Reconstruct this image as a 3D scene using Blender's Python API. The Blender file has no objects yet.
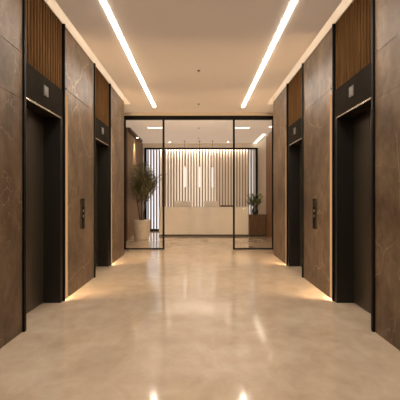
import bpy, bmesh, math, random
from mathutils import Vector, Matrix

random.seed(7)
S = bpy.context.scene
C = S.collection

# ------------------------------------------------------------------ helpers
def new_mat(name):
    m = bpy.data.materials.new(name); m.use_nodes = True
    nt = m.node_tree
    for n in list(nt.nodes): nt.nodes.remove(n)
    out = nt.nodes.new('ShaderNodeOutputMaterial')
    return m, nt, out

def ramp(nt, stops, fac):
    r = nt.nodes.new('ShaderNodeValToRGB')
    e = r.color_ramp.elements
    while len(e) > 1: e.remove(e[-1])
    e[0].position, e[0].color = stops[0][0], (*stops[0][1], 1)
    for p, c in stops[1:]:
        k = e.new(p); k.color = (*c, 1)
    nt.links.new(fac, r.inputs['Fac'])
    return r.outputs['Color']

def noise(nt, vec, scale, detail=4, rough=.5, dist=0.0):
    n = nt.nodes.new('ShaderNodeTexNoise')
    n.inputs['Scale'].default_value = scale; n.inputs['Detail'].default_value = detail
    n.inputs['Roughness'].default_value = rough; n.inputs['Distortion'].default_value = dist
    nt.links.new(vec, n.inputs['Vector'])
    return n

def coords(nt, scale=(1, 1, 1), rot=(0, 0, 0), kind='Object'):
    t = nt.nodes.new('ShaderNodeTexCoord'); m = nt.nodes.new('ShaderNodeMapping')
    m.inputs['Scale'].default_value = scale; m.inputs['Rotation'].default_value = rot
    nt.links.new(t.outputs[kind], m.inputs['Vector'])
    return m.outputs['Vector']

def math_node(nt, op, a, b=None):
    n = nt.nodes.new('ShaderNodeMath'); n.operation = op
    for i, v in enumerate((a, b)):
        if v is None: continue
        if isinstance(v, (int, float)): n.inputs[i].default_value = v
        else: nt.links.new(v, n.inputs[i])
    return n.outputs[0]

def mix_rgb(nt, fac, a, b, blend='MIX'):
    n = nt.nodes.new('ShaderNodeMixRGB'); n.blend_type = blend
    for i, v in enumerate((fac, a, b)):
        if isinstance(v, (int, float)): n.inputs[i].default_value = v
        elif isinstance(v, tuple): n.inputs[i].default_value = (*v, 1)
        else: nt.links.new(v, n.inputs[i])
    return n.outputs[0]

def principled(nt, out, base, rough=.5, metal=0., spec=.5, coat=0.):
    b = nt.nodes.new('ShaderNodeBsdfPrincipled')
    if isinstance(base, tuple): b.inputs['Base Color'].default_value = (*base, 1)
    else: nt.links.new(base, b.inputs['Base Color'])
    if isinstance(rough, (int, float)): b.inputs['Roughness'].default_value = rough
    else: nt.links.new(rough, b.inputs['Roughness'])
    b.inputs['Metallic'].default_value = metal
    b.inputs['Specular IOR Level'].default_value = spec
    b.inputs['Coat Weight'].default_value = coat
    nt.links.new(b.outputs[0], out.inputs[0])
    return b

def mottled(name, c1, c2, scale=6, rough=.5, metal=0., spec=.5, stretch=(1, 1, 1)):
    m, nt, out = new_mat(name)
    n = noise(nt, coords(nt, stretch), scale, 5, .55)
    principled(nt, out, ramp(nt, [(.3, c1), (.7, c2)], n.outputs['Fac']), rough, metal, spec)
    return m

def emitter(name, col, strength):
    m, nt, out = new_mat(name)
    e = nt.nodes.new('ShaderNodeEmission')
    e.inputs['Color'].default_value = (*col, 1); e.inputs['Strength'].default_value = strength
    nt.links.new(e.outputs[0], out.inputs[0])
    return m

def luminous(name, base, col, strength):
    """matt surface with a soft glow added as emission"""
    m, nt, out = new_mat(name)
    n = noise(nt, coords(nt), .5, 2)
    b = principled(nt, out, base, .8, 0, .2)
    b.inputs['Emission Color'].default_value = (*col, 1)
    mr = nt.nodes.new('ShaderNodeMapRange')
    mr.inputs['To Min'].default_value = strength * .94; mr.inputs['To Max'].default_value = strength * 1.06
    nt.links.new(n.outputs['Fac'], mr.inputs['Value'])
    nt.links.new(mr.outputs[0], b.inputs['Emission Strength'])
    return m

def veins(nt, vec, scale, width, dist):
    """thin irregular vein mask from the zero line of a noise field"""
    w = noise(nt, vec, scale * 1.7, 3, .6)
    add = nt.nodes.new('ShaderNodeVectorMath'); add.operation = 'MULTIPLY_ADD'
    nt.links.new(w.outputs['Color'], add.inputs[0])
    add.inputs[1].default_value = (dist,) * 3
    nt.links.new(vec, add.inputs[2])
    v = nt.nodes.new('ShaderNodeTexVoronoi'); v.feature = 'DISTANCE_TO_EDGE'
    v.inputs['Scale'].default_value = scale
    nt.links.new(add.outputs[0], v.inputs['Vector'])
    mr = nt.nodes.new('ShaderNodeMapRange'); mr.inputs['From Min'].default_value = 0
    mr.inputs['From Max'].default_value = width
    mr.inputs['To Min'].default_value = 1; mr.inputs['To Max'].default_value = 0
    nt.links.new(v.outputs['Distance'], mr.inputs['Value'])
    return mr.outputs[0]

# ------------------------------------------------------------------ materials
def marble_wall():
    m, nt, out = new_mat('brown_marble')
    vec = coords(nt, (1, 1, .8), (.25, .1, .2))
    n1 = noise(nt, vec, 1.6, 8, .62, .8)
    base = ramp(nt, [(.28, (.066, .040, .022)), (.5, (.130, .084, .048)), (.75, (.215, .145, .087))], n1.outputs['Fac'])
    n2 = noise(nt, vec, 7.5, 6, .65, .4)
    base = mix_rgb(nt, .6, base, ramp(nt, [(.35, (.35, .35, .35)), (.7, (.75, .75, .75))], n2.outputs['Fac']), 'OVERLAY')
    brk = noise(nt, vec, 1.1, 3, .5)
    gate = ramp(nt, [(.40, (0, 0, 0)), (.56, (1, 1, 1))], brk.outputs['Fac'])
    v1 = veins(nt, vec, .75, .007, .55)
    k = math_node(nt, 'MULTIPLY', v1, gate)
    base = mix_rgb(nt, math_node(nt, 'MULTIPLY', k, .55), base, (.46, .34, .23))
    v2 = veins(nt, vec, 2.1, .018, .5)
    k2 = math_node(nt, 'MULTIPLY', v2, gate)
    base = mix_rgb(nt, math_node(nt, 'MULTIPLY', k2, .42), base, (.36, .26, .17))
    principled(nt, out, base, .42, 0, .12)
    return m

def marble_floor():
    m, nt, out = new_mat('beige_marble_floor')
    vec = coords(nt, (1, .8, 1), (0, 0, .5))
    n1 = noise(nt, vec, 1.1, 8, .6, .7)
    base = ramp(nt, [(.3, (.49, .372, .26)), (.52, (.575, .45, .325)), (.74, (.64, .52, .39))], n1.outputs['Fac'])
    n3 = noise(nt, vec, 5.0, 6, .65, .5)
    base = mix_rgb(nt, .28, base, ramp(nt, [(.35, (.34, .34, .34)), (.68, (.68, .68, .68))], n3.outputs['Fac']), 'OVERLAY')
    gate = ramp(nt, [(.46, (0, 0, 0)), (.62, (1, 1, 1))], noise(nt, vec, .9, 3).outputs['Fac'])
    v1 = veins(nt, vec, 1.3, .022, .6)
    base = mix_rgb(nt, math_node(nt, 'MULTIPLY', math_node(nt, 'MULTIPLY', v1, gate), .28), base, (.72, .57, .42))
    rn = noise(nt, vec, 2.0, 4, .5)
    mr = nt.nodes.new('ShaderNodeMapRange')
    mr.inputs['To Min'].default_value = .06; mr.inputs['To Max'].default_value = .125
    nt.links.new(rn.outputs['Fac'], mr.inputs['Value'])
    b = principled(nt, out, base, mr.outputs[0], 0, .5)
    b.inputs['IOR'].default_value = 2.0
    bp = nt.nodes.new('ShaderNodeBump'); bp.inputs['Strength'].default_value = .010
    bp.inputs['Distance'].default_value = .02
    bn = noise(nt, vec, 1.3, 2, .4)
    nt.links.new(bn.outputs['Fac'], bp.inputs['Height'])
    nt.links.new(bp.outputs[0], b.inputs['Normal'])
    return m

def wood(name, c1, c2, rough=.45, spec=.3):
    m, nt, out = new_mat(name)
    vec = coords(nt, (14, 14, .9))
    n = noise(nt, vec, 2.2, 6, .6, .3)
    principled(nt, out, ramp(nt, [(.3, c1), (.7, c2)], n.outputs['Fac']), rough, 0, spec)
    return m

def brushed(name, c1, c2, rough=.35, metal=1.):
    m, nt, out = new_mat(name)
    n = noise(nt, coords(nt, (60, 60, .4)), 3, 4, .6)
    principled(nt, out, ramp(nt, [(.3, c1), (.7, c2)], n.outputs['Fac']), rough, metal, .5)
    return m

def glass():
    m, nt, out = new_mat('clear_glass')
    tr = nt.nodes.new('ShaderNodeBsdfTransparent'); tr.inputs[0].default_value = (.97, .965, .95, 1)
    gl = nt.nodes.new('ShaderNodeBsdfGlossy'); gl.inputs['Roughness'].default_value = .01
    fr = nt.nodes.new('ShaderNodeFresnel'); fr.inputs['IOR'].default_value = 1.025
    mx = nt.nodes.new('ShaderNodeMixShader')
    nt.links.new(fr.outputs[0], mx.inputs[0]); nt.links.new(tr.outputs[0], mx.inputs[1])
    nt.links.new(gl.outputs[0], mx.inputs[2]); nt.links.new(mx.outputs[0], out.inputs[0])
    return m

WARM = (1.0, .80, .57)
M = dict(
    marble=marble_wall(), floor=marble_floor(), glass=glass(),
    ceiling=luminous('ceiling_fill_glow', (.60, .515, .425), (1, .79, .62), .085),  # emission added to the ceiling surface as soft fill light
    ceiling_reception=luminous('reception_ceiling_fill_glow', (.64, .56, .475), (1, .80, .64), .19),  # stronger added emission, brightens the reception
    plaster=mottled('warm_ceiling_plaster', (.56, .46, .355), (.575, .475, .37), 1.2, .85, 0, .2),
    cream=mottled('cream_plaster', (.66, .55, .42), (.70, .585, .45), 1.5, .75, 0, .3),
    upstand=mottled('pale_cove_plaster', (.68, .61, .52), (.71, .64, .55), 1.5, .8, 0, .2),
    tan=mottled('tan_wall_finish', (.24, .165, .098), (.28, .195, .12), 2.0, .6, 0, .3),
    black=mottled('black_metal', (.006, .0052, .0045), (.010, .0085, .007), 8, .55, 0, .08),
    bronze=brushed('dark_bronze_frame', (.020, .017, .0135), (.030, .0255, .020), .42, .5),
    bronze_light=brushed('satin_bronze_edge', (.20, .165, .125), (.26, .215, .165), .35, .9),
    door=brushed('bronze_door_metal', (.105, .082, .056), (.15, .118, .082), .36, .75),
    panel=mottled('charcoal_metal_panel', (.022, .0175, .0135), (.030, .024, .0185), 3, .6, 0, 0.0),
    trimmetal=mottled('pale_metal_trim', (.55, .47, .37), (.62, .53, .42), 5, .25, .9),
    slat=wood('walnut_slat', (.055, .026, .010), (.125, .064, .025), .7, 0.0),
    slatback=wood('walnut_backing', (.035, .018, .008), (.055, .028, .013)),
    back_side=luminous('backlit_panel_side', (.75, .66, .54), (1, .83, .65), .30),
    back_dim=luminous('backlit_panel_dim', (.66, .56, .44), (1, .80, .60), .16),
    rslat=wood('taupe_slat', (.29, .205, .14), (.38, .28, .195)),
    portal=wood('dark_walnut_portal', (.075, .036, .017), (.12, .060, .028)),
    redwood=wood('brown_walnut_panel', (.17, .083, .039), (.25, .128, .062)),
    cabinet=wood('brown_cabinet_wood', (.085, .046, .022), (.125, .068, .033)),
    desk=mottled('cream_stone_desk', (.60, .525, .435), (.65, .575, .48), 2.0, .4, 0, .4),
    dark=mottled('dark_brown_plinth', (.035, .020, .011), (.05, .03, .016), 4, .5),
    plate=mottled('brushed_nickel_plate', (.12, .104, .085), (.15, .13, .105), 6, .5, .2, .2),
    platedark=mottled('smoked_plate', (.15, .13, .105), (.18, .155, .125), 6, .5, .2, .2),
    pot=mottled('cream_ceramic', (.50, .41, .31), (.58, .48, .365), 9, .6, 0, .35),
    potblack=mottled('charcoal_ceramic', (.018, .017, .016), (.032, .030, .028), 8, .5),
    soil=mottled('potting_soil', (.03, .02, .012), (.06, .04, .025), 40, .95),
    bark=mottled('olive_bark', (.07, .05, .03), (.13, .095, .06), 20, .9, 0, .2, (6, 6, 1)),
    olive=mottled('olive_leaf', (.09, .085, .032), (.27, .235, .11), 9, .55, 0, .35),
    green=mottled('green_leaf', (.06, .075, .022), (.16, .18, .065), 9, .5, 0, .35),
    screw=mottled('sprinkler_metal', (.10, .08, .06), (.14, .11, .08), 8, .4, .6),
    strip=emitter('strip_light_diffuser', (1, .92, .82), 36),
    cove=emitter('cove_led', (1, .88, .74), 7.5),
    edge=emitter('edge_led', (1, .69, .38), 190),
    glow=emitter('painted_edge_glow', (1, .52, .22), .36),
    panel_light=emitter('ceiling_panel_diffuser', (1, .86, .68), 1.3),
    slot=emitter('slot_light_diffuser', (1, .86, .68), 2.2),
    spot=emitter('downlight_lens', (1, .84, .62), 14),
    header=emitter('added_fill_emitter', (1, .95, .88), 29),
    pendant=emitter('pendant_tube_glow', (1, .88, .73), .62),
    wash=emitter('slat_wash_led', (1, .96, .90), 15),
    back=luminous('backlit_panel', (.75, .66, .54), (1, .83, .65), .42),
    day=emitter('daylight_pane', (.93, .94, 1.0), .72),
    day_dim=emitter('dim_daylight_pane', (1, .95, .92), .42),
)

# ------------------------------------------------------------------ mesh building
def bm_box(bm, x0, x1, y0, y1, z0, z1, bevel=0, seg=2):
    r = bmesh.ops.create_cube(bm, size=1)
    vs = r['verts']
    for v in vs:
        v.co = Vector(((x0 + x1) / 2 + v.co.x * (x1 - x0), (y0 + y1) / 2 + v.co.y * (y1 - y0), (z0 + z1) / 2 + v.co.z * (z1 - z0)))
    if bevel:
        es = list({e for v in vs for e in v.link_edges})
        bmesh.ops.bevel(bm, geom=es, offset=bevel, segments=seg, profile=.5, affect='EDGES')

def bm_lathe(bm, prof, n=40, c=(0, 0)):
    rings = []
    for r, z in prof:
        rings.append([bm.verts.new((c[0] + r * math.cos(2 * math.pi * i / n), c[1] + r * math.sin(2 * math.pi * i / n), z)) for i in range(n)])
    for a, b in zip(rings, rings[1:]):
        for i in range(n):
            bm.faces.new((a[i], a[(i + 1) % n], b[(i + 1) % n], b[i]))
    bm.faces.new(list(reversed(rings[0]))); bm.faces.new(rings[-1])

def bm_tube(bm, pts, rads, n=8):
    pts = [Vector(p) for p in pts]; rings = []
    for i, p in enumerate(pts):
        d = (pts[min(i + 1, len(pts) - 1)] - pts[max(i - 1, 0)]).normalized()
        u = d.orthogonal().normalized() if i == 0 else (u - d * u.dot(d)).normalized()
        v = d.cross(u)
        rings.append([bm.verts.new(p + rads[i] * (u * math.cos(2 * math.pi * k / n) + v * math.sin(2 * math.pi * k / n))) for k in range(n)])
    for a, b in zip(rings, rings[1:]):
        for k in range(n):
            bm.faces.new((a[k], a[(k + 1) % n], b[(k + 1) % n], b[k]))
    bm.faces.new(list(reversed(rings[0]))); bm.faces.new(rings[-1])

def obj(name, bm, mat, parent=None, smooth=False, mats=None):
    bmesh.ops.recalc_face_normals(bm, faces=bm.faces[:])
    me = bpy.data.meshes.new(name); bm.to_mesh(me); bm.free()
    for k in (mats or [mat]): me.materials.append(k)
    if smooth:
        for p in me.polygons: p.use_smooth = True
    o = bpy.data.objects.new(name, me); C.objects.link(o)
    if parent: o.parent = parent
    return o

def boxes(name, mat, lst, parent=None, bevel=0):
    bm = bmesh.new()
    for b in lst: bm_box(bm, *b, bevel=bevel)
    return obj(name, bm, mat, parent)

def lathe(name, mat, prof, parent=None, n=40, smooth=True):
    bm = bmesh.new(); bm_lathe(bm, prof, n)
    o = obj(name, bm, mat, parent, smooth)
    if smooth:
        for e in o.data.edges: pass
        try: o.data.set_sharp_from_angle(angle=math.radians(40))
        except Exception: pass
    return o

def tag(o, label, cat, group=None):
    o['label'] = label; o['category'] = cat
    if group: o['group'] = group
    return o

def thing(name, label, cat, loc=(0, 0, 0), group=None):
    o = bpy.data.objects.new(name, None); C.objects.link(o); o.location = loc
    o.empty_display_size = .1
    return tag(o, label, cat, group)

def struct(o):
    o['kind'] = 'structure'; return o

def dup(o, loc, label=None, parent=None):
    c = o.copy(); C.objects.link(c)
    if parent is None: c.location = loc
    if label: c['label'] = label
    for ch in list(o.children):
        k = dup(ch, None, None, c); k.parent = c
    return c

# ------------------------------------------------------------------ dimensions
W = 1.75            # half width of the lift lobby
CAM = 1.33
ZT = 3.58           # top of the marble
ZC = 3.53           # ceiling
YA, YE = -1.6, 9.38 # lobby ends
EL = (4.6055, 7.3095)   # lift centres
HL = .6375
HF = .580
YP = 10.35          # glass partition
YB = 16.2           # slat screen

# ------------------------------------------------------------------ setting
struct(boxes('floor', M['floor'], [(-2.75, 2.75, YA, 16.6, -.08, 0)]))
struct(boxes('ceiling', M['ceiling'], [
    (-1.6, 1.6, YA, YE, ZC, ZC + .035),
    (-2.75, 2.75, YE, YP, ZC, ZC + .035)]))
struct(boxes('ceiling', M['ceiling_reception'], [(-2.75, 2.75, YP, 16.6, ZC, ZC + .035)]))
struct(boxes('trim_8', M['plaster'], [(-2.05, 2.05, YA, YE + .1, ZT + .24, ZT + .27)]))
J = .003
for s, nm in ((-1, 'wall_left'), (1, 'wall_right')):
    for i, (a, b) in enumerate(((YA, EL[0] - HL), (EL[0] + HF, EL[1] - HL), (EL[1] + HF, YE))):
        L = []
        joints = [0, 2.31, 2.765, ZT] if i == 0 else [0, 2.765, ZT]
        for z0, z1 in zip(joints, joints[1:]):
            x0, x1 = sorted((s * W, s * (W + .27)))
            L.append((x0, x1, a, b, z0 + (J if z0 else 0), z1 - (J if z1 < ZT else 0)))
        x0, x1 = sorted((s * (W + .006), s * (W + .27)))
        L.append((x0, x1, a + .001, b - .001, 0, ZT - .002))
        struct(boxes(nm, M['marble'], L))
    # backing behind the lift shafts keeps the lobby closed
    x0, x1 = sorted((s * (W + .27), s * (W + .33)))
    struct(boxes(nm, M['dark'], [(x0, x1, YA, YE, 0, ZT + .24)]))
    # plaster upstand of the light cove above the marble
    x0, x1 = sorted((s * (W + .004), s * (W + .27)))
    e0, e1 = sorted((s * 1.30, s * 1.96))
    struct(boxes('trim_%d' % (1 if s < 0 else 2), M['upstand'], [(x0, x1, YA, YE, ZT, ZT + .24), (e0, e1, YE + .002, YE + .04, ZC + .036, ZT + .24)]))
    # niche between the end of the lobby and the glass partition
    x0, x1 = sorted((s * 1.955, s * 2.75))
    struct(boxes(nm, M['marble'], [(x0, x1, YE + .0, YP + .06, 0, ZC)]))
    x0, x1 = sorted((s * 2.6, s * 2.75))
    struct(boxes(nm, M['tan'], [(x0, x1, YP + .06, 12.3, 0, ZC)]))
struct(boxes('wall_back', M['cream'], [(-2.05, 2.05, YA - .1, YA, 0, ZT + .27)]))
# reception shell
struct(boxes('wall_left', M['tan'], [(-2.75, -2.26, 12.42, 16.6, 0, ZC)]))
struct(boxes('trim_3', M['portal'], [(-2.75, -2.20, 12.32, 12.42, 0, 3.50), (-2.26, -2.13, 12.42, 15.2, 3.45, 3.52)]))
struct(boxes('wall_right', M['upstand'], [(2.385, 2.75, 12.3, 16.6, 0, ZC)]))
struct(boxes('trim_4', M['redwood'], [(2.345, 2.385, 12.30, 13.95, 0, 3.46), (2.345, 2.6, 12.24, 12.30, 0, 3.46)]))
struct(boxes('wall_far', M['cream'], [(-2.26, 2.385, 16.45, 16.6, 0, ZC)]))
struct(boxes('trim_5', M['upstand'], [(-2.26, 2.385, 16.10, 16.45, 3.36, ZC)]))
struct(boxes('trim_6', M['plaster'], [(-1.955, 1.955, YP - .03, YP + .05, 3.447, ZC)]))
struct(boxes('trim_7', M['black'], [(-1.955, 1.955, YP - .04, YP + .06, 3.356, 3.452)]))

# ------------------------------------------------------------------ lifts
def make_lift(s, label, y):
    """lift entrance; +x of the local frame (times s) points into the lobby"""
    t = thing('elevator', label, 'elevator', (-s * W, y, 0), 'lift entrances along the lobby')
    def B(nm, mat, lst, parent=t, bevel=0):
        return boxes(nm, M[mat], [(*sorted((s * a, s * b)), c, d, e, f) for a, b, c, d, e, f in lst], parent, bevel)
    B('post', 'black', [(-.21, .022, -HL, -.597, 0, ZT)])
    B('post', 'black', [(-.21, .022, .555, HF, 0, ZT)])
    B('jamb', 'bronze', [(-.216, .003, -.597, -.550, 0, 2.345), (-.03, .003, -.597, -.565, 2.345, ZT)])
    B('jamb', 'bronze', [(-.216, -.001, .466, HF - .001, 0, 2.345)])
    B('door_leaf', 'door', [(-.245, -.217, -.59, -.004, .006, 2.40)])
    B('door_leaf', 'door', [(-.245, -.217, .004, .50, .006, 2.40)])
    lin = B('lintel_panel', 'panel', [(-.216, -.006, -.565, .555, 2.357, 2.715)])
    B('lintel_trim', 'trimmetal', [(-.012, -.001, -.550, .554, 2.341, 2.357)])
    ind = B('floor_indicator', 'plate', [(-.006, .006, -.085, .045, 2.495, 2.61)], lin, .003)
    B('indicator_lens', 'platedark', [(.006, .0075, -.062, .022, 2.513, 2.592)], ind)
    sp = B('slat_panel', 'slatback', [(-.10, -.055, -.565, .555, 2.715, ZT)])
    n = 14; p = 1.120 / n
    B('slats', 'slat', [(-.055, -.012, -.565 + k * p + .012, -.565 + (k + 1) * p - .012, 2.717, ZT) for k in range(n)], sp, .004)
    return t
l1 = make_lift(1, 'dark bronze lift entrance in the left wall, the nearer one', EL[0])
dup(l1, (-W, EL[1], 0), 'dark bronze lift entrance in the left wall, farther, beside the glass partition')
r1 = make_lift(-1, 'dark bronze lift entrance in the right wall, the nearer one', EL[0])
dup(r1, (W, EL[1], 0), 'dark bronze lift entrance in the right wall, farther, beside the glass partition')

# call panels
def call_panel(s, label):
    t = thing('call_panel', label, 'call panel', (-s * W, 5.985, .87), 'lift call panels')
    def B(nm, mat, lst, bevel=0):
        return boxes(nm, M[mat], [(*sorted((s * a, s * b)), c, d, e, f) for a, b, c, d, e, f in lst], t, bevel)
    B('face_plate', 'panel', [(0, .022, -.085, .085, 0, .45)], .004)
    for z in (.19, .27):
        bm = bmesh.new(); bm_lathe(bm, [(.020, .022), (.020, .027), (.014, .030)], 20)
        for v in bm.verts: v.co = Vector((s * v.co.z, v.co.x, z + v.co.y))
        obj('button', bm, M['bronze_light'], t, False)
    B('display', 'black', [(.022, .0235, -.05, .05, .33, .42)])
call_panel(1, 'dark vertical call panel on the left marble wall')
call_panel(-1, 'dark vertical call panel on the right marble wall')

# ------------------------------------------------------------------ lobby lights
for s, w in ((-1, 'left'), (1, 'right')):
    tag(boxes('strip_light', M['strip'], [(s * 1.067 - .027, s * 1.067 + .027, -1.2, 9.67, ZC - .006, ZC)]),
        'long white linear strip light in the lobby ceiling, the %s one' % w, 'ceiling light', 'linear lobby ceiling lights')
    x0, x1 = sorted((s * 1.592, s * 1.560))
    tag(boxes('cove_light', M['cove'], [(x0, x1, YA, YE - .02, ZC + .036, ZC + .05)]),
        'warm cove light glowing along the top of the %s marble wall' % w, 'cove light', 'cove lights')
    for k, y in enumerate(EL):
        eg = thing('edge_light', 'warm vertical light line on the far edge of the %s %s lift entrance' % ('nearer' if k == 0 else 'farther', w), 'wall light', (s * W, y + HF, 0), 'vertical edge lights')
        x0, x1 = sorted((-s * .019, -s * .0176))
        boxes('housing', M['black'], [(x0, x1, .0005, .012, .002, 2.75), (*sorted((-s * .0005, -s * .026)), .0005, .05, 2.75, 2.76)], eg)
        x0, x1 = sorted((-s * .0005, -s * .0175))
        boxes('diffuser', M['edge'], [(x0, x1, .0005, .010, .002, 2.745)], eg)
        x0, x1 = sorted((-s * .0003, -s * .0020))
        boxes('painted_glow_strip', M['glow'], [(x0, x1, .0105, .15, .002, 2.70)], eg)  # emissive strip on the wall imitates the grazing glow of the LED

def sprinkler(y, label, first=[None]):
    if first[0]:
        return dup(first[0], (0, y, ZC), label)
    t = thing('sprinkler_head', label, 'sprinkler', (0, y, ZC), 'ceiling sprinklers')
    lathe('escutcheon', M['screw'], [(.030, 0), (.030, -.005), (.012, -.008)], t, 24)
    lathe('deflector', M['screw'], [(.010, -.008), (.006, -.02), (.016, -.022), (.016, -.025)], t, 16)
    first[0] = t
sprinkler(6.9, 'small sprinkler head in the middle of the lobby ceiling, nearest')
sprinkler(9.36, 'small sprinkler head in the lobby ceiling just before the glass partition')
sprinkler(12.57, 'small sprinkler head in the reception ceiling just beyond the glass partition')
sprinkler(14.67, 'small sprinkler head in the reception ceiling above the desk')

# ------------------------------------------------------------------ glass panels
def glass_door(x0, x1, label):
    t = thing('glass_panel', label, 'glass door', ((x0 + x1) / 2, YP, 0), 'black framed glass panels')
    h = (x1 - x0) / 2; w = .050
    f = boxes('frame', M['black'], [(-h, -h + w, -.02, .02, 0, 3.362), (h - w, h, -.02, .02, 0, 3.362), (-h + w, h - w, -.02, .02, 0, .036)], t)
    boxes('pane', M['glass'], [(-h + w, h - w, -.005, .005, .036, 3.362)], t)
glass_door(-1.935, -.885, 'black framed glass panel left of the opening, plant tree behind it')
glass_door(.885, 1.945, 'black framed glass panel right of the opening, brown cabinet behind it')

# ------------------------------------------------------------------ slat screen
t = thing('slat_screen', 'tall backlit screen of vertical taupe slats behind the reception desk', 'slat screen', (0, YB, 0))
X0, X1 = -2.20, 2.385
boxes('top_rail', M['black'], [(X0, X1, -.06, .08, 3.30, 3.357)], t)
boxes('bottom_rail', M['black'], [(X0, X1, -.06, .08, 0, .075)], t)
boxes('post', M['black'], [(X0, X0 + .09, -.06, .08, .075, 3.30)], t)
boxes('post', M['black'], [(X1 - .085, X1 - .005, -.06, .08, .075, 3.30)], t)
n = 38; a, b = X0 + .09, X1 - .085; p = (b - a) / n
boxes('slats', M['rslat'], [(a + (k + .5) * p - .026, a + (k + .5) * p + .026, -.035, .06, .075, 3.30) for k in range(n)], t)
boxes('backlit_panel', M['back'], [(-.95, .68, .20, .21, .05, 3.33)], t)  # backing split in three, stepped emission imitates the uneven brightness
boxes('backlit_panel', M['back_side'], [(-1.62, -.952, .20, .21, .05, 3.33)], t)
boxes('backlit_panel', M['back_dim'], [(.682, 2.06, .20, .21, .05, 3.33)], t)
tag(boxes('wash_light', M['wash'], [(-2.1, 2.3, YB + .10, YB + .16, 3.335, 3.352)]), 'bright light line glowing along the top behind the slat screen', 'cove light')
struct(boxes('window_1', M['day'], [(-2.2, -1.64, YB + .20, YB + .21, .05, 3.33)]))
struct(boxes('window_2', M['day_dim'], [(2.07, 2.38, YB + .20, YB + .21, .05, 3.33)]))

# ------------------------------------------------------------------ reception desk and what stands on it
DX0, DX1, DY = -1.377, 1.727, 13.87
t = thing('reception_desk', 'long cream stone reception desk on a dark recessed plinth', 'desk', ((DX0 + DX1) / 2, DY, 0))
h = (DX1 - DX0) / 2
boxes('plinth', M['dark'], [(-h + .01, h - .01, .02, .72, 0, .065)], t)
boxes('front_panel', M['desk'], [(-h, -h / 3 - .0015, 0, .06, .065, .985), (-h / 3 + .0015, h / 3 - .0015, 0, .06, .065, .985), (h / 3 + .0015, h, 0, .06, .065, .985)], t)
boxes('counter', M['desk'], [(-h, h, 0, .34, .985, 1.02)], t)
for sx in (-1, 1):
    x0, x1 = sorted((sx * h, sx * (h - .06)))
    boxes('side_panel', M['desk'], [(x0, x1, .06, .75, .065, .985)], t)
boxes('worktop', M['desk'], [(-h + .06, h - .06, .06, .75, .70, .74)], t)

def monitor(x0, x1, label, top):
    t = thing('monitor', label, 'monitor', ((x0 + x1) / 2, DY + .5, .74), 'monitors on the reception desk')
    hw = (x1 - x0) / 2
    boxes('screen', M['desk'], [(-hw, hw, -.02, .01, .10, top)], t, .008)
    boxes('stand', M['desk'], [(-.03, .03, -.01, .02, .01, .2)], t)
    boxes('foot', M['desk'], [(-.12, .12, -.09, .09, 0, .012)], t, .004)
monitor(-.855, -.235, 'cream backed monitor rising above the desk counter, the left one', .485)
monitor(.19, .70, 'cream backed monitor rising above the desk counter, the right one', .485)
t = thing('document_tray', 'low dark brown document tray lying on the desk counter', 'tray', (.99, DY + .2, 1.02))
boxes('tray_box', M['dark'], [(-.22, .22, -.12, .12, 0, .035)], t, .004)
boxes('tray_lid', M['cabinet'], [(-.225, .225, -.125, .125, .035, .055)], t, .004)

# ------------------------------------------------------------------ cabinet with small plant
t = thing('side_cabinet', 'brown wooden side cabinet standing right of the reception desk', 'cabinet', (2.04, 13.80, 0))
boxes('plinth', M['dark'], [(-.29, .29, .03, .45, 0, .05)], t)
boxes('body', M['cabinet'], [(-.30, .30, .02, .47, .05, .735)], t)
for sx in (-1, 1):
    x0, x1 = sorted((sx * .002, sx * .298))
    boxes('door', M['cabinet'], [(x0, x1, 0, .0195, .055, .715)], t)
boxes('cabinet_top', M['cabinet'], [(-.302, .302, 0, .47, .735, .755)], t)

def leaf(bm, base, d, length, width, droop=0., curl=.25):
    d = d.normalized(); side = d.cross(Vector((0, 0, 1)))
    if side.length < .05: side = Vector((1, 0, 0))
    side.normalize(); up = side.cross(d)
    mid = base + d * length * .5 + up * (-droop * length * .3)
    tip = base + d * length - Vector((0, 0, droop * length))
    a = bm.verts.new(base); b1 = bm.verts.new(mid + side * width / 2 + up * width * curl); b2 = bm.verts.new(mid - side * width / 2 + up * width * curl)
    m = bm.verts.new(mid); c = bm.verts.new(tip)
    bm.faces.new((a, m, b1)); bm.faces.new((a, b2, m)); bm.faces.new((m, c, b1)); bm.faces.new((b2, c, m))

t = thing('potted_plant', 'small bushy green plant in a round black pot on the cabinet', 'plant', (1.975, 14.0, .755))
lathe('pot', M['potblack'], [(.07, 0), (.098, .02), (.112, .09), (.108, .16), (.088, .205), (.086, .24), (.075, .24), (.075, .21)], t)
lathe('soil', M['soil'], [(.074, .20), (.074, .215)], t)
bm = bmesh.new(); stems = bmesh.new()
for i in range(26):
    az = random.uniform(0, 2 * math.pi); tilt = random.uniform(.05, 1.05)
    L = random.uniform(.36, .56) * (1 if tilt < .7 else .85)
    d = Vector((math.sin(tilt) * math.cos(az), math.sin(tilt) * math.sin(az), math.cos(tilt)))
    pts = [Vector((random.uniform(-.03, .03), random.uniform(-.03, .03), .21))]
    for k in range(1, 5):
        pts.append(pts[0] + d * L * k / 4 + Vector((0, 0, -.03 * (k / 4) ** 2)))
    bm_tube(stems, pts, [.005, .0045, .004, .003, .002], 5)
    for k in range(12):
        f = random.uniform(.35, 1.0) * 4; j = min(int(f), 3); p0 = pts[j].lerp(pts[j + 1], f - j)
        dd = d + Vector((random.uniform(-.9, .9), random.uniform(-.9, .9), random.uniform(-.3, .6)))
        leaf(bm, p0, dd, random.uniform(.11, .19), random.uniform(.026, .04), .15)
obj('stems', stems, M['bark'], t); obj('foliage', bm, M['green'], t)

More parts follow.
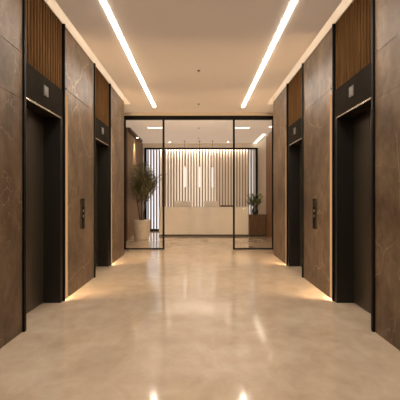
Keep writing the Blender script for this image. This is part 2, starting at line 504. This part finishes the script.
# ------------------------------------------------------------------ olive tree in the big pot
TX, TY = -1.83, 12.84
t = thing('potted_tree', 'tall olive tree in a large cream pot standing behind the left glass panel', 'plant', (TX, TY, 0))
lathe('pot', M['pot'], [(.205, 0), (.225, .012), (.255, .16), (.272, .36), (.276, .58), (.272, .625), (.262, .632), (.250, .625), (.250, .56)], t, 56)
lathe('soil', M['soil'], [(.249, .55), (.249, .585)], t)
bm = bmesh.new(); lv = bmesh.new(); tips = []
def grow(p, d, L, r, lvl):
    pts = [p]; rads = [r]; q = p.copy(); dd = d.copy()
    for k in range(4):
        dd = (dd + Vector((random.uniform(-.16, .16), random.uniform(-.16, .16), .04))).normalized()
        q = q + dd * L / 4; pts.append(q.copy()); rads.append(r * (1 - .13 * (k + 1)))
    bm_tube(bm, pts, rads, 6)
    if lvl >= 1: tips.append((pts, lvl))
    if lvl < 3:
        for _ in range(4 if lvl else 5):
            k = random.choice((2, 3, 4)) if lvl else random.choice((3, 4))
            az = random.uniform(0, 2 * math.pi); sp = random.uniform(.45, .95)
            nd = (dd + sp * Vector((math.cos(az), math.sin(az), random.uniform(-.35, .35)))).normalized()
            grow(pts[k], nd, L * random.uniform(.50, .66), r * .52, lvl + 1)
for off in ((0, 0), (.045, .02), (-.04, .03)):
    grow(Vector((off[0], off[1], .57)), Vector((off[0] * 2.0, off[1] * 2, 1)).normalized(), .80 + random.uniform(-.08, .1), .024, 0)
def inside(p):
    x = p.x / .47; y = p.y / .46; z = (p.z - 1.80) / (.70 if p.z > 1.80 else .66)
    return x * x + y * y + z * z < 1.0 and p.x > -.335
cnt = 0
for pts, lvl in tips:
    for _ in range(16 if lvl > 1 else 8):
        f = random.uniform(.15, 1) * 4; j = min(int(f), 3); p0 = pts[j].lerp(pts[j + 1], f - j) + Vector((random.gauss(0, .035), random.gauss(0, .035), random.gauss(0, .035)))
        dd = Vector((random.uniform(-1, 1), random.uniform(-1, 1), random.uniform(-.5, 1)))
        if inside(p0):
            leaf(lv, p0, dd, random.uniform(.05, .085), random.uniform(.016, .024), .1); cnt += 1
for _ in range(4200):
    while True:
        p0 = Vector((random.uniform(-.47, .47), random.uniform(-.46, .46), random.uniform(1.15, 2.5)))
        if inside(p0): break
    dd = Vector((random.uniform(-1, 1), random.uniform(-1, 1), random.uniform(-.5, 1)))
    leaf(lv, p0, dd, random.uniform(.05, .085), random.uniform(.016, .024), .1)
# keep branches out of the wall
for v in bm.verts: v.co.x = max(v.co.x, -.36)
for v in lv.verts: v.co.x = max(v.co.x, -.385)
obj('trunk', bm, M['bark'], t); obj('foliage', lv, M['olive'], t)

# ------------------------------------------------------------------ reception lights
for s, w in ((-1, 'left'), (1, 'right')):
    x0, x1 = sorted((s * 1.10, s * 1.60))
    tg = thing('ceiling_panel_light', 'short rectangular ceiling light beyond the %s glass panel' % w, 'ceiling light', ((x0 + x1) / 2, 12.52, ZC), 'rectangular reception ceiling lights')
    hw = (x1 - x0) / 2
    boxes('trim_frame', M['plaster'], [(-hw - .012, hw + .012, -.15, -.138, -.008, 0), (-hw - .012, hw + .012, .138, .15, -.008, 0), (-hw - .012, -hw, -.138, .138, -.008, 0), (hw, hw + .012, -.138, .138, -.008, 0)], tg)
    boxes('diffuser', M['panel_light'], [(-hw, hw, -.138, .138, -.005, 0)], tg)
tag(boxes('slot_light', M['slot'], [(2.20, 2.31, 13.75, 16.08, ZC - .006, ZC)]), 'angled slot light in the ceiling along the right reception wall', 'ceiling light')

def downlight(x, y, z, label, first=[None]):
    if first[0]: return dup(first[0], (x, y, z), label)
    tg = thing('downlight', label, 'downlight', (x, y, z), 'round reception downlights')
    bm = bmesh.new(); bm_lathe(bm, [(.046, -.008), (.058, -.008), (.062, 0), (.046, 0)], 28)
    bm.faces.ensure_lookup_table()
    for f in [f for f in bm.faces if len(f.verts) > 4]: bm.faces.remove(f)
    obj('bezel', bm, M['plaster'], tg)
    lathe('lens', M['spot'], [(.046, -.004), (.046, -.001)], tg, 28)
    first[0] = tg; return tg
downlight(-1.14, 15.7, ZC, 'round downlight in the reception ceiling over the left part of the slat screen')
downlight(1.15, 15.7, ZC, 'round downlight in the reception ceiling over the right part of the slat screen')
downlight(-2.155, 14.05, 3.45, 'round downlight washing the tan left reception wall above the tree')
downlight(2.22, 12.32, ZC, 'round downlight at the top of the brown panel on the right reception wall')

def pendant(x, r, label):
    tg = thing('pendant_light', label, 'pendant lamp', (x, 15.4, ZC), 'tube pendants in front of the slat screen')
    lathe('canopy', M['screw'], [(.035, 0), (.035, -.02), (.006, -.024)], tg, 20)
    lathe('cord', M['black'], [(.0045, -.02), (.0045, -.985)], tg, 8)
    lathe('cap', M['trimmetal'], [(r * .9, -.985), (r * .9, -1.01)], tg, 20)
    lathe('shade_tube', M['pendant'], [(r * .95, -1.01), (r, -1.02), (r, -1.77), (r * .9, -1.785)], tg, 24)
pendant(-.545, .050, 'glowing vertical tube pendant before the slat screen, the left of three')
pendant(.035, .032, 'glowing vertical tube pendant before the slat screen, the middle of three')
pendant(.53, .038, 'glowing vertical tube pendant before the slat screen, the right of three')

hb = thing('added_fill_light', 'added fill light, hidden along the back of the black glass partition header', 'wall light', (0, YP + .06, 3.40))  # added lamp, out of view, brightens the desk and slats
boxes('housing', M['black'], [(-1.93, 1.93, 0, .05, .030, .040), (-1.93, 1.93, 0, .006, -.03, .03)], hb)
boxes('diffuser', M['header'], [(-1.93, 1.93, .006, .030, -.02, .030)], hb)

# wall wash spot of the downlight above the tree, and beams of the ceiling downlights
def spot(name, loc, target, energy, size, blend=.6):
    l = bpy.data.lights.new(name, 'SPOT'); l.energy = energy; l.color = (1, .76, .50)
    l.spot_size = math.radians(size); l.spot_blend = blend; l.shadow_soft_size = .03
    o = bpy.data.objects.new(name, l); C.objects.link(o); o.location = loc
    o.rotation_euler = (Vector(target) - Vector(loc)).to_track_quat('-Z', 'Y').to_euler()
spot('downlight_beam', (-2.155, 14.05, 3.435), (-2.24, 14.05, 0), 120, 60)
spot('downlight_beam', (-1.14, 15.7, 3.515), (-1.14, 15.3, 0), 90, 42)
spot('downlight_beam', (1.15, 15.7, 3.515), (1.15, 15.3, 0), 90, 42)
spot('downlight_beam', (2.22, 12.32, 3.515), (2.385, 14.9, 1.6), 70, 70)

# ------------------------------------------------------------------ world, camera, look
w = bpy.data.worlds.new('World'); S.world = w; w.use_nodes = True
w.node_tree.nodes['Background'].inputs[0].default_value = (.05, .04, .03, 1)
cam = bpy.data.cameras.new('Camera'); co = bpy.data.objects.new('Camera', cam); C.objects.link(co)
co.location = (0, 0, CAM); co.rotation_euler = (math.radians(90), 0, 0)
cam.sensor_width = 36; cam.lens = 36; cam.shift_x = .00325; cam.shift_y = -.005
cam.clip_start = .05; cam.clip_end = 100
S.camera = co
S.view_settings.view_transform = 'Standard'
S.view_settings.look = 'None'
S.view_settings.exposure = .75
S.cycles.use_denoising = True
S.cycles.max_bounces = 12; S.cycles.diffuse_bounces = 6; S.cycles.glossy_bounces = 5; S.cycles.transparent_max_bounces = 12
S.cycles.sample_clamp_indirect = 6
